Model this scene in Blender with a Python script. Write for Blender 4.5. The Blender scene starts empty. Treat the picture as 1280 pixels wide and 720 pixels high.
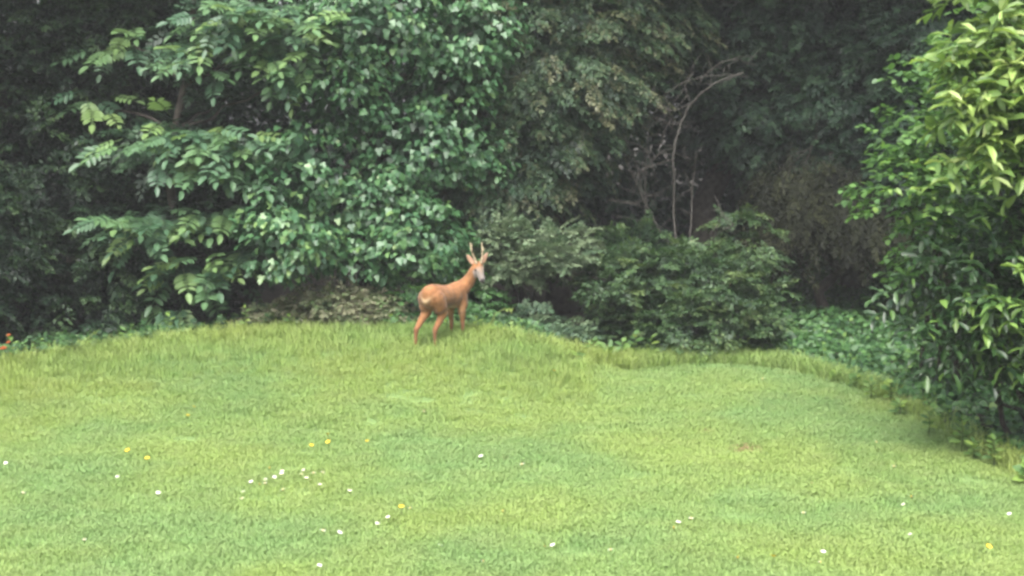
import bpy, bmesh, math, random
import numpy as np
from mathutils import Vector, Matrix

# ------------------------------------------------------------------ camera, sky, sun, exposure
scene = bpy.context.scene
COL = scene.collection
R = math.radians
CAM_H = 3.0
FPX = 1778.0                       # focal length in 1280-px units (50 mm on a 36 mm sensor)
HOR = 150.0                        # image row of the horizon
TILT = math.atan((360 - HOR) / FPX)
cam_d = bpy.data.cameras.new('camera'); cam = bpy.data.objects.new('camera', cam_d); COL.objects.link(cam)
cam.location = (0, 0, CAM_H); cam.rotation_euler = (math.pi / 2 - TILT, 0, 0)
cam_d.lens = 50.0; cam_d.sensor_width = 36.0; cam_d.clip_end = 1000; cam_d.clip_start = 0.05
scene.camera = cam

world = bpy.data.worlds.new('World'); scene.world = world; world.use_nodes = True
wn = world.node_tree.nodes; wl = world.node_tree.links
SUN_EL, SUN_AZ = 62.0, 200.0       # azimuth clockwise from +Y: behind the camera, to its left
sky = wn.new('ShaderNodeTexSky'); sky.sky_type = 'NISHITA'; sky.sun_disc = False
sky.sun_elevation = R(SUN_EL); sky.sun_rotation = R(SUN_AZ); sky.dust_density = 6.0; sky.air_density = 1.0; sky.ozone_density = 1.0
hsv = wn.new('ShaderNodeHueSaturation'); hsv.inputs['Saturation'].default_value = 0.35   # overcast: nearly white sky
wl.new(sky.outputs[0], hsv.inputs['Color'])
wl.new(hsv.outputs[0], wn['Background'].inputs['Color'])
wn['Background'].inputs['Strength'].default_value = 0.13

sun_d = bpy.data.lights.new('sun', 'SUN'); sun = bpy.data.objects.new('sun', sun_d); COL.objects.link(sun)
sun_d.energy = 1.5; sun_d.angle = R(50); sun_d.color = (1.0, 0.97, 0.91)
_sd = Vector((math.sin(R(SUN_AZ)) * math.cos(R(SUN_EL)), math.cos(R(SUN_AZ)) * math.cos(R(SUN_EL)), math.sin(R(SUN_EL))))
sun.rotation_euler = (-_sd).to_track_quat('-Z', 'Y').to_euler()
sun.location = (0, 0, 30)

scene.view_settings.view_transform = 'Standard'; scene.view_settings.look = 'None'
scene.view_settings.exposure = 1.9; scene.view_settings.gamma = 1.0; scene.view_settings.use_curve_mapping = False
scene.render.engine = 'CYCLES'
scene.cycles.max_bounces = 5; scene.cycles.diffuse_bounces = 3; scene.cycles.transmission_bounces = 3
scene.cycles.transparent_max_bounces = 4
scene.cycles.pixel_filter_type = 'BLACKMAN_HARRIS'; scene.cycles.filter_width = 2.9
scene.cycles.use_denoising = True

rng = np.random.default_rng(11)
random.seed(5)

# ------------------------------------------------------------------ picture geometry -> world
_ct, _st = math.cos(TILT), math.sin(TILT)
def ray(px, py):
    u = (px - 640) / FPX; v = (360 - py) / FPX
    return np.array([u, _ct + v * _st, -_st + v * _ct])
def at(px, py, Y):
    d = ray(px, py)
    return np.array([0, 0, CAM_H]) + d * (Y / d[1])
def mpp(Y):                        # metres per picture pixel at depth Y
    return Y / FPX
def sstep(a, b, t):
    t = np.clip((t - a) / (b - a), 0, 1); return t * t * (3 - 2 * t)
def gh(x, y):                      # height of the ground
    x = np.asarray(x, float); y = np.asarray(y, float)
    m = 0.36 * sstep(13.0, 17.4, y) * (1 - sstep(18.0, 20.5, y)) * (1 - sstep(-0.1, 1.45, x)) * (0.35 + 0.65 * sstep(-6.8, -2.2, x))
    bank = 0.09 * np.maximum(y - 19.5, 0) - 0.09 * np.maximum(y - 45, 0)
    und = 0.02 * np.sin(x * 1.1 + 0.6) * np.sin(y * 0.8) + 0.006 * np.sin(x * 2.7 + y * 1.9)
    return m + bank + und
def on_ground(px, py):
    d = ray(px, py); o = np.array([0, 0, CAM_H]); t = 5.0
    for _ in range(4000):
        p = o + d * t
        if p[2] <= gh(p[0], p[1]): break
        t += 0.01
    p[2] = float(gh(p[0], p[1])); return p
def gpt(x, y, dz=0.0): return np.array([x, y, float(gh(x, y)) + dz])

EDGE_PX = [(-160, 492), (0, 464), (60, 455), (150, 440), (230, 430), (320, 421), (420, 419), (520, 421), (600, 424), (650, 432), (700, 445),
           (740, 452), (830, 452), (900, 450), (980, 458), (1060, 478), (1120, 503), (1190, 545), (1280, 592), (1380, 650)]
EDGE = np.array([on_ground(*p)[:2] for p in EDGE_PX])
_o = np.argsort(EDGE[:, 0]); EX = EDGE[_o, 0]; EY = EDGE[_o, 1]
def edge_y(x): return np.interp(x, EX, EY)

# ------------------------------------------------------------------ helpers
def nrm(v): return v / np.maximum(np.linalg.norm(v, axis=-1, keepdims=True), 1e-9)
UP = np.array([0., 0., 1.])
def tag(o, label=None, cat=None, group=None, kind=None):
    if label: o['label'] = label
    if cat: o['category'] = cat
    if group: o['group'] = group
    if kind: o['kind'] = kind
    return o
def empty(name, loc):
    o = bpy.data.objects.new(name, None); o.location = loc; o.empty_display_size = 0.1; COL.objects.link(o); return o
def link_mesh(name, me, mat, parent=None):
    o = bpy.data.objects.new(name, me); COL.objects.link(o)
    if mat and not me.materials: me.materials.append(mat)
    if parent is not None:
        o.parent = parent
        o.matrix_parent_inverse = Matrix.Translation(-Vector(parent.location)) if parent.type == 'EMPTY' else parent.matrix_world.inverted()
    return o
def np_mesh(name, V, F, tone=None, smooth=False):
    me = bpy.data.meshes.new(name); n = F.shape[1]
    me.vertices.add(len(V)); me.vertices.foreach_set('co', np.ascontiguousarray(V, np.float32).ravel())
    me.loops.add(F.size); me.loops.foreach_set('vertex_index', np.ascontiguousarray(F, np.int32).ravel())
    me.polygons.add(len(F)); me.polygons.foreach_set('loop_start', np.arange(0, F.size, n, dtype=np.int32))
    if smooth: me.polygons.foreach_set('use_smooth', np.ones(len(F), bool))
    if tone is not None:
        a = me.attributes.new('tone', 'FLOAT', 'POINT'); a.data.foreach_set('value', np.ascontiguousarray(tone, np.float32))
    me.update(calc_edges=True)
    return me
class Acc:
    def __init__(s): s.V = []; s.F = []; s.T = []; s.n = 0
    def raw(s, V, F, T):
        s.V.append(V); s.F.append(F + s.n); s.T.append(T); s.n += len(V)
    def leaves(s, tmpl, P, X, N, S, tone, W=None):
        tv, tf = tmpl; X = nrm(X); Y = nrm(np.cross(N, X)); Z = np.cross(X, Y); m = len(P)
        if m == 0: return
        if W is None: W = np.ones(m)
        k = len(tv); S = np.broadcast_to(S, (m,))
        v = P[:, None, :] + S[:, None, None] * (tv[None, :, 0:1] * X[:, None, :] + (tv[None, :, 1:2] * W[:, None, None]) * Y[:, None, :] + tv[None, :, 2:3] * Z[:, None, :])
        f = tf[None] + (np.arange(m) * k)[:, None, None]
        s.raw(v.reshape(-1, 3), f.reshape(-1, 3), np.repeat(tone, k))
    def tube(s, pts, radii, sides=6, tone=0.5):
        pts = np.array(pts, float); n = len(pts); T = nrm(np.gradient(pts, axis=0))
        a = np.cross(T, np.array([0.31, 0.87, 0.37])); a = nrm(a); b = np.cross(T, a)
        th = np.arange(sides) * 2 * math.pi / sides
        r = np.array(radii, float)[:, None, None]
        ring = pts[:, None, :] + r * (np.cos(th)[None, :, None] * a[:, None, :] + np.sin(th)[None, :, None] * b[:, None, :])
        V = ring.reshape(-1, 3); F = []
        for i in range(n - 1):
            for j in range(sides):
                p, q = i * sides + j, i * sides + (j + 1) % sides
                F.append((p, q, q + sides)); F.append((p, q + sides, p + sides))
        c0 = len(V); V = np.vstack([V, pts[0], pts[-1]])
        for j in range(sides):
            F.append((c0, (j + 1) % sides, j)); F.append((c0 + 1, (n - 1) * sides + j, (n - 1) * sides + (j + 1) % sides))
        s.raw(V, np.array(F), np.full(len(V), tone))
    def mesh(s, name, smooth=False):
        return np_mesh(name, np.vstack(s.V), np.vstack(s.F), np.concatenate(s.T), smooth)
    def build(s, name, mat, parent=None, smooth=False):
        return link_mesh(name, s.mesh(name, smooth), mat, parent)

# leaf outlines: x along the leaf, y across, z up
def _t(v, f): return (np.array(v, float), np.array(f))
DIAMOND = _t([(0, 0, 0), (.45, .26, .05), (1, 0, -.06), (.45, -.26, .05)], [(0, 3, 2), (0, 2, 1)])
NEEDLE = _t([(0, 0, 0), (.5, .2, .04), (1, 0, -.05), (.5, -.2, .04)], [(0, 3, 2), (0, 2, 1)])
OVAL = _t([(0, 0, 0), (.28, .2, .05), (.68, .19, .03), (1, 0, -.12), (.68, -.19, .03), (.28, -.2, .05)], [(0, 5, 4), (0, 4, 3), (0, 3, 2), (0, 2, 1)])
LONG = _t([(0, 0, 0), (.3, .13, .04), (.7, .16, .02), (1, 0, -.16), (.7, -.16, .02), (.3, -.13, .04), (.5, 0, -.02)],
          [(0, 5, 6), (5, 4, 6), (4, 3, 6), (3, 2, 6), (2, 1, 6), (1, 0, 6)])
IVY = _t([(0, 0, 0), (-.12, .3, .03), (.2, .48, 0), (.38, .27, .05), (.62, .3, .02), (1, 0, -.12), (.62, -.3, .02), (.38, -.27, .05), (.2, -.48, 0), (-.12, -.3, .03), (.4, 0, -.03)],
         [(10, 0, 1), (10, 1, 2), (10, 2, 3), (10, 3, 4), (10, 4, 5), (10, 5, 6), (10, 6, 7), (10, 7, 8), (10, 8, 9), (10, 9, 0)])
IVY_S = _t([(0, 0, 0), (.15, .45, .03), (1, 0, -.12), (.15, -.45, .03)], [(0, 3, 2), (0, 2, 1)])
ROUND = _t([(0, 0, 0), (.2, .32, .05), (.6, .36, .05), (1, 0, -.1), (.6, -.36, .05), (.2, -.32, .05), (.45, 0, -.03)],
           [(0, 5, 6), (5, 4, 6), (4, 3, 6), (3, 2, 6), (2, 1, 6), (1, 0, 6)])

def rv(n, s=1.0): return rng.normal(0, s, (n, 3))
def usph(n): return nrm(rng.normal(0, 1, (n, 3)))
def clumps(lobes, density, clump_r, per, face=0.75):
    """points on clumpy ellipsoid surfaces. lobes: (centre, radii). Returns points, outward normals."""
    Ps, Ns = [], []
    for c, r in lobes:
        c = np.array(c); r = np.array(r, float)
        area = 4 * math.pi * ((r[0] * r[1]) ** 1.6 / 3 + (r[0] * r[2]) ** 1.6 / 3 + (r[1] * r[2]) ** 1.6 / 3) ** (1 / 1.6)
        n = max(3, int(area * density))
        u = usph(n); flip = (u[:, 1] > 0.25) & (rng.random(n) < face); u[flip, 1] *= -1
        cc = c + u * r * (0.86 + 0.22 * rng.random((n, 1)))
        out = nrm(u / r)
        cr = clump_r * (0.6 + 0.8 * rng.random(n))
        w = usph(n * per).reshape(n, per, 3) + 0.75 * out[:, None, :] + np.array([0, 0, .25]); w = nrm(w)
        rad = rng.random((n, per, 1)) ** 0.35
        P = cc[:, None, :] + w * rad * cr[:, None, None] * np.array([1.25, 1.1, 0.75])
        Ps.append(P.reshape(-1, 3)); Ns.append(nrm(w * 0.6 + out[:, None, :] * 0.6 + UP * 0.35).reshape(-1, 3))
    return np.vstack(Ps), np.vstack(Ns)
def fill(lobes, per_m3, s=0.85):
    Ps = []
    for c, r in lobes:
        r = np.array(r, float); n = int(4.19 * r.prod() * per_m3)
        Ps.append(np.array(c) + usph(n) * r * s * rng.random((n, 1)) ** 0.4)
    return np.vstack(Ps)
def twigs(acc, tmpl, P, D, N, L, nleaf, ls, tone, spread=0.9, jit=0.25, droop=0.15, tonej=0.15, width=None):
    """leafy twigs: alternate leaves left and right of an arching axis"""
    m = len(P); D = nrm(D); N = nrm(N - (N * D).sum(1, keepdims=True) * D); S = np.cross(N, D)
    L = np.broadcast_to(L, (m,)); tone = np.broadcast_to(tone, (m,))
    for k in range(nleaf):
        t = (k + 0.6) / nleaf
        base = P + D * (L * t)[:, None] - UP * (droop * L * t * t)[:, None]
        sgn = 1 if k % 2 else -1
        a = spread * (1.1 - 0.5 * t) if k < nleaf - 1 else 0.0
        X = D * math.cos(a) + sgn * S * math.sin(a) - UP * droop * t + rv(m, jit)
        acc.leaves(tmpl, base, X, N + rv(m, jit), ls * (0.7 + 0.5 * rng.random(m)) * (1.05 - 0.35 * t), np.clip(tone + rng.normal(0, tonej, m), 0, 1), width)
def plates(acc, tmpl, P, D, N, size, ntwig, nleaf, ls, tone, droop=0.25, jit=0.25, spread=0.8, tsp=0.95):
    """flat layered sprays of a conifer: side twigs along a drooping axis"""
    m = len(P); D = nrm(D); N = nrm(N - (N * D).sum(1, keepdims=True) * D); S = np.cross(N, D)
    size = np.broadcast_to(size, (m,)); tone = np.broadcast_to(tone, (m,))
    for k in range(ntwig):
        t = (k + 0.4) / ntwig
        base = P + D * (size * t)[:, None] - UP * (droop * size * t * t)[:, None]
        sgn = 1 if k % 2 else -1
        a = tsp * (1.05 - 0.35 * t) if k < ntwig - 1 else 0.0
        X = D * math.cos(a) + sgn * S * math.sin(a) - UP * droop * 0.7 + rv(m, 0.12)
        twigs(acc, tmpl, base, X, N + rv(m, 0.2), size * (0.55 - 0.3 * t), nleaf, ls, tone + 0.12 * t, spread=spread, jit=jit, droop=droop * 0.6)
def wander(p0, p1, n=8, wob=0.08, seed=0):
    r = np.random.default_rng(seed); t = np.linspace(0, 1, n)[:, None]
    p = np.array(p0)[None] * (1 - t) + np.array(p1)[None] * t
    return p + r.normal(0, wob, (n, 3)) * np.sin(math.pi * t)

# ------------------------------------------------------------------ materials
def new_mat(name):
    m = bpy.data.materials.new(name); m.use_nodes = True; nt = m.node_tree; nt.nodes.clear(); return m, nt
def leaf_mat(name, cols, rough=0.5, spec=0.35, transl=0.3, per_object=False, tcol=None, noise=0.0):
    """cols: colours from the darkest leaves to the youngest; tone comes from the leaf itself"""
    m, nt = new_mat(name); N = nt.nodes; Lk = nt.links
    out = N.new('ShaderNodeOutputMaterial'); p = N.new('ShaderNodeBsdfPrincipled'); tr = N.new('ShaderNodeBsdfTranslucent'); mx = N.new('ShaderNodeMixShader')
    if per_object:
        src = N.new('ShaderNodeObjectInfo').outputs['Random']
    else:
        at_ = N.new('ShaderNodeAttribute'); at_.attribute_name = 'tone'; src = at_.outputs['Fac']
    if noise:
        g = N.new('ShaderNodeNewGeometry'); nz = N.new('ShaderNodeTexNoise'); nz.inputs['Scale'].default_value = 0.9; nz.inputs['Detail'].default_value = 3
        Lk.new(g.outputs['Position'], nz.inputs['Vector'])
        ma = N.new('ShaderNodeMath'); ma.operation = 'MULTIPLY_ADD'; ma.inputs[1].default_value = noise; ma.inputs[2].default_value = -noise * 0.5
        ad = N.new('ShaderNodeMath'); ad.operation = 'ADD'; ad.use_clamp = True
        Lk.new(nz.outputs['Fac'], ma.inputs[0]); Lk.new(src, ad.inputs[0]); Lk.new(ma.outputs[0], ad.inputs[1]); src = ad.outputs[0]
    cr = N.new('ShaderNodeValToRGB'); e = cr.color_ramp.elements
    while len(e) < len(cols): e.new(0.5)
    for i, c in enumerate(cols):
        e[i].position = i / (len(cols) - 1); e[i].color = (*c, 1)
    Lk.new(src, cr.inputs[0]); Lk.new(cr.outputs[0], p.inputs['Base Color'])
    p.inputs['Roughness'].default_value = rough; p.inputs['Specular IOR Level'].default_value = spec
    hs = N.new('ShaderNodeHueSaturation'); hs.inputs['Value'].default_value = 1.3; hs.inputs['Saturation'].default_value = 1.1; hs.inputs['Hue'].default_value = 0.49
    Lk.new(cr.outputs[0], hs.inputs['Color']); Lk.new(hs.outputs[0], tr.inputs['Color'])
    mx.inputs[0].default_value = transl
    Lk.new(p.outputs[0], mx.inputs[1]); Lk.new(tr.outputs[0], mx.inputs[2]); Lk.new(mx.outputs[0], out.inputs['Surface'])
    return m
def rough_mat(name, c1, c2, scale=8.0, rough=0.85, bump=0.3, detail=6):
    m, nt = new_mat(name); N = nt.nodes; Lk = nt.links
    out = N.new('ShaderNodeOutputMaterial'); p = N.new('ShaderNodeBsdfPrincipled')
    tc = N.new('ShaderNodeTexCoord'); nz = N.new('ShaderNodeTexNoise'); nz.inputs['Scale'].default_value = scale; nz.inputs['Detail'].default_value = detail
    cr = N.new('ShaderNodeValToRGB'); cr.color_ramp.elements[0].color = (*c1, 1); cr.color_ramp.elements[1].color = (*c2, 1)
    cr.color_ramp.elements[0].position = 0.3; cr.color_ramp.elements[1].position = 0.7
    Lk.new(tc.outputs['Object'], nz.inputs['Vector']); Lk.new(nz.outputs['Fac'], cr.inputs[0]); Lk.new(cr.outputs[0], p.inputs['Base Color'])
    bp = N.new('ShaderNodeBump'); bp.inputs['Strength'].default_value = bump; bp.inputs['Distance'].default_value = 0.02
    Lk.new(nz.outputs['Fac'], bp.inputs['Height']); Lk.new(bp.outputs[0], p.inputs['Normal'])
    p.inputs['Roughness'].default_value = rough; p.inputs['Specular IOR Level'].default_value = 0.2
    Lk.new(p.outputs[0], out.inputs['Surface']); return m
M = {}
M['bark'] = rough_mat('bark', (.022, .018, .015), (.07, .06, .05), 14)
M['bark_grey'] = rough_mat('bark_grey', (.10, .09, .08), (.22, .20, .18), 18)
M['stem'] = rough_mat('green_stem', (.05, .08, .03), (.09, .12, .045), 20)
M['yew'] = leaf_mat('yew_needles', [(.008, .019, .012), (.022, .047, .025), (.045, .085, .036), (.095, .10, .05)], .5, .35, .2, noise=.5)
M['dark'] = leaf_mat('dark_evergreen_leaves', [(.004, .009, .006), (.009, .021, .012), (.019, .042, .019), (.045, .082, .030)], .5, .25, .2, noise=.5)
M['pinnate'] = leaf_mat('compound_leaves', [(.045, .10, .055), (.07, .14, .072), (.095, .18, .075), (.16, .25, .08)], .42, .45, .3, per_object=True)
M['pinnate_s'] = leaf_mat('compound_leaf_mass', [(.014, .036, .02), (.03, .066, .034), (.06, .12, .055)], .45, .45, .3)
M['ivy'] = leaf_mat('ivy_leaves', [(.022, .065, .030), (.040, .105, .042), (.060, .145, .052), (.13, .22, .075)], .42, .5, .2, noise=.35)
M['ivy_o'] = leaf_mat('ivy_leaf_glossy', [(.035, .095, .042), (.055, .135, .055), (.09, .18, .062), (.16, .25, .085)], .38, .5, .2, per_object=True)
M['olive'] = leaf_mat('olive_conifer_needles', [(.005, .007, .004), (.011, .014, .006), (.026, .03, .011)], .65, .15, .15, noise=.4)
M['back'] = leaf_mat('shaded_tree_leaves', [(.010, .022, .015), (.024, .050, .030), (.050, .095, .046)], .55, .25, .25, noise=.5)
M['juniper'] = leaf_mat('grey_green_needles', [(.026, .052, .034), (.055, .10, .056), (.10, .16, .085), (.16, .21, .12)], .55, .3, .2, noise=.3)
M['shrub'] = leaf_mat('shrub_leaves', [(.012, .028, .014), (.032, .066, .028), (.056, .108, .038), (.10, .145, .05)], .5, .35, .25, noise=.4)
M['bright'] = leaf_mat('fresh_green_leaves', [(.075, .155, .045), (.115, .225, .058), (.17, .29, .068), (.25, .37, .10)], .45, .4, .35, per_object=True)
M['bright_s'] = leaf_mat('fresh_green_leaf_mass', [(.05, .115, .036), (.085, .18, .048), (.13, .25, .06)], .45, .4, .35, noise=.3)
M['elder'] = leaf_mat('elder_leaves', [(.03, .085, .03), (.06, .145, .045), (.10, .21, .06)], .45, .4, .3, noise=.3)
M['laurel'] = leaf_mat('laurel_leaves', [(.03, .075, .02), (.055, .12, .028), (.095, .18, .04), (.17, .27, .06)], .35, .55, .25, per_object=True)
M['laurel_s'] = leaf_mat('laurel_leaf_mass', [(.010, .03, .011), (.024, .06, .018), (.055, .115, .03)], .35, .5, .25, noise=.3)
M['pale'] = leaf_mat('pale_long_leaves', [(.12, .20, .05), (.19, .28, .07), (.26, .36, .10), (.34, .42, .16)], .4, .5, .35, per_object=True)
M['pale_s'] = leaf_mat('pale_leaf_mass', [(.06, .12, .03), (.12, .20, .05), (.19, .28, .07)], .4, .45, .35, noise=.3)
M['cover'] = leaf_mat('ground_cover_leaves', [(.022, .06, .024), (.045, .11, .038), (.075, .165, .05), (.14, .23, .06)], .45, .35, .25, noise=.5)
M['weed'] = leaf_mat('weed_leaves', [(.05, .11, .035), (.085, .17, .045), (.13, .22, .055), (.22, .32, .07)], .5, .3, .35, per_object=True)
M['weed_dark'] = leaf_mat('dark_weed_leaves', [(.02, .055, .025), (.04, .09, .035), (.06, .12, .04)], .45, .4, .3, per_object=True)
M['dry'] = leaf_mat('withered_bramble_leaves', [(.05, .085, .04), (.12, .15, .075), (.19, .18, .12), (.12, .20, .075)], .7, .15, .25)
M['orange'] = leaf_mat('rust_leaves', [(.24, .05, .015), (.40, .10, .03), (.5, .16, .05)], .5, .3, .3, per_object=True)
M['twig'] = rough_mat('bare_twig', (.034, .031, .027), (.085, .078, .07), 25)
M['soil'] = rough_mat('bare_soil', (.09, .05, .03), (.20, .12, .075), 30, 0.95, .6)
M['white'] = rough_mat('daisy_white', (.72, .72, .70), (.82, .82, .80), 30, 0.6, 0)
M['yellow'] = rough_mat('buttercup_yellow', (.75, .48, .02), (.85, .58, .03), 30, 0.4, 0)

def grass_mat(name, ca, cb, cc):
    m, nt = new_mat(name); N = nt.nodes; Lk = nt.links
    out = N.new('ShaderNodeOutputMaterial'); p = N.new('ShaderNodeBsdfPrincipled'); tr = N.new('ShaderNodeBsdfTranslucent'); mx = N.new('ShaderNodeMixShader')
    g = N.new('ShaderNodeNewGeometry')
    def noise(s, d):
        n = N.new('ShaderNodeTexNoise'); n.inputs['Scale'].default_value = s; n.inputs['Detail'].default_value = d
        Lk.new(g.outputs['Position'], n.inputs['Vector']); return n
    n1 = noise(0.45, 4); n2 = noise(3.2, 4)
    r1 = N.new('ShaderNodeValToRGB'); r1.color_ramp.elements[0].position = .40; r1.color_ramp.elements[1].position = .58
    r1.color_ramp.elements[0].color = (*ca, 1); r1.color_ramp.elements[1].color = (*cb, 1); Lk.new(n1.outputs['Fac'], r1.inputs[0])
    r2 = N.new('ShaderNodeValToRGB'); r2.color_ramp.elements[0].position = .28; r2.color_ramp.elements[1].position = .9
    r2.color_ramp.elements[0].color = (0, 0, 0, 1); r2.color_ramp.elements[1].color = (1, 1, 1, 1); Lk.new(n2.outputs['Fac'], r2.inputs[0])
    m1 = N.new('ShaderNodeMix'); m1.data_type = 'RGBA'; m1.inputs['B'].default_value = (*cc, 1)
    ml = N.new('ShaderNodeMath'); ml.operation = 'MULTIPLY'; ml.inputs[1].default_value = .55; Lk.new(r2.outputs[0], ml.inputs[0])
    Lk.new(ml.outputs[0], m1.inputs['Factor']); Lk.new(r1.outputs[0], m1.inputs['A'])
    a = N.new('ShaderNodeAttribute'); a.attribute_name = 'tone'
    hs = N.new('ShaderNodeHueSaturation'); mr = N.new('ShaderNodeMapRange'); mr.inputs['To Min'].default_value = .75; mr.inputs['To Max'].default_value = 1.3
    Lk.new(a.outputs['Fac'], mr.inputs['Value']); Lk.new(mr.outputs[0], hs.inputs['Value']); Lk.new(m1.outputs['Result'], hs.inputs['Color'])
    Lk.new(hs.outputs[0], p.inputs['Base Color']); Lk.new(hs.outputs[0], tr.inputs['Color'])
    p.inputs['Roughness'].default_value = .6; p.inputs['Specular IOR Level'].default_value = .25
    mx.inputs[0].default_value = .35
    Lk.new(p.outputs[0], mx.inputs[1]); Lk.new(tr.outputs[0], mx.inputs[2]); Lk.new(mx.outputs[0], out.inputs['Surface'])
    return m
GA, GB, GC = (.190, .312, .108), (.258, .353, .098), (.30, .36, .145)
M['grass'] = grass_mat('lawn_grass', GA, GB, GC)
M['tallgrass'] = grass_mat('long_grass', (.20, .315, .085), (.26, .345, .085), (.32, .355, .14))
# ground: lawn turf where the lawn attribute is 1, leaf mould elsewhere
m, nt = new_mat('ground_soil_and_turf'); N = nt.nodes; Lk = nt.links
out = N.new('ShaderNodeOutputMaterial'); p = N.new('ShaderNodeBsdfPrincipled'); g = N.new('ShaderNodeNewGeometry')
n1 = N.new('ShaderNodeTexNoise'); n1.inputs['Scale'].default_value = 5; n1.inputs['Detail'].default_value = 8; Lk.new(g.outputs['Position'], n1.inputs['Vector'])
rt = N.new('ShaderNodeValToRGB'); rt.color_ramp.elements[0].color = (.08, .14, .04, 1); rt.color_ramp.elements[1].color = (.13, .20, .06, 1); Lk.new(n1.outputs['Fac'], rt.inputs[0])
rs = N.new('ShaderNodeValToRGB'); rs.color_ramp.elements[0].color = (.010, .009, .006, 1); rs.color_ramp.elements[1].color = (.036, .029, .020, 1); Lk.new(n1.outputs['Fac'], rs.inputs[0])
a = N.new('ShaderNodeAttribute'); a.attribute_name = 'tone'; mm = N.new('ShaderNodeMix'); mm.data_type = 'RGBA'
Lk.new(a.outputs['Fac'], mm.inputs['Factor']); Lk.new(rs.outputs[0], mm.inputs['A']); Lk.new(rt.outputs[0], mm.inputs['B']); Lk.new(mm.outputs['Result'], p.inputs['Base Color'])
bp = N.new('ShaderNodeBump'); bp.inputs['Strength'].default_value = .5; bp.inputs['Distance'].default_value = .03; Lk.new(n1.outputs['Fac'], bp.inputs['Height']); Lk.new(bp.outputs[0], p.inputs['Normal'])
p.inputs['Roughness'].default_value = .95; Lk.new(p.outputs[0], out.inputs['Surface']); M['ground'] = m

# ------------------------------------------------------------------ ground
xs = np.concatenate([-np.geomspace(9, 90, 20)[::-1], np.arange(-8.8, 8.9, .2), np.geomspace(9, 90, 20)])
ys = np.concatenate([-np.geomspace(1, 60, 16)[::-1], np.arange(0, 26, .2), np.geomspace(26, 120, 22)])
GX, GY = np.meshgrid(xs, ys); GZ = gh(GX, GY)
lawn = ((GY < edge_y(GX) + np.where(GX > 2.5, .45, -.05)) & (GY > -60)).astype(float)
nx, ny = len(xs), len(ys); idx = np.arange(nx * ny).reshape(ny, nx)
F = np.stack([idx[:-1, :-1], idx[:-1, 1:], idx[1:, 1:], idx[1:, :-1]], -1).reshape(-1, 4)
g_o = link_mesh('ground', np_mesh('ground', np.stack([GX, GY, GZ], -1).reshape(-1, 3), F, lawn.ravel(), True), M['ground'])
tag(g_o, 'garden ground, mown lawn in front and bare leaf mould under trees', kind='structure')

# ------------------------------------------------------------------ grass (uncountable: one object each)
SOIL = [(932, 561, 24, 4), (820, 552, 7, 3), (884, 540, 10, 3), (631, 574, 6, 3), (985, 450, 30, 7)]
SOIL_W = [(on_ground(a, b), w * mpp(on_ground(a, b)[1])) for a, b, w, h in SOIL]
def blade_patch(name, n, size, hmin, hmax, w, lean, mat, clover=0):
    a = Acc()
    P = np.stack([rng.uniform(-size, size, n), rng.uniform(-size, size, n), np.full(n, -.005)], -1)
    h = rng.uniform(hmin, hmax, n); th = rng.uniform(0, 2 * math.pi, n); le = np.abs(rng.normal(lean, lean * .5, n))
    d = np.stack([np.cos(th), np.sin(th), np.zeros(n)], -1); s = np.stack([-np.sin(th), np.cos(th), np.zeros(n)], -1)
    b0 = P - s * w / 2; b1 = P + s * w / 2
    mid = P + UP * (h * .6)[:, None] + d * (h * le * .3)[:, None]; m0 = mid - s * w * .45; m1 = mid + s * w * .45
    tip = P + UP * (h * (1 - .25 * le))[:, None] + d * (h * le)[:, None]
    V = np.stack([b0, b1, m0, m1, tip], 1).reshape(-1, 3)
    F = (np.array([[0, 1, 3], [0, 3, 2], [2, 3, 4]])[None] + (np.arange(n) * 5)[:, None, None]).reshape(-1, 3)
    a.raw(V, F, np.repeat(rng.random(n), 5))
    if clover:
        q = np.stack([rng.uniform(-size, size, clover), rng.uniform(-size, size, clover), rng.uniform(.015, .04, clover)], -1)
        a.leaves(ROUND, q, rv(clover) * [1, 1, .2], UP + rv(clover, .3), rng.uniform(.012, .022, clover), rng.random(clover) * .5)
    me = a.mesh(name); me.materials.append(mat)
    return bpy.data.objects.new(name, me)
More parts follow.
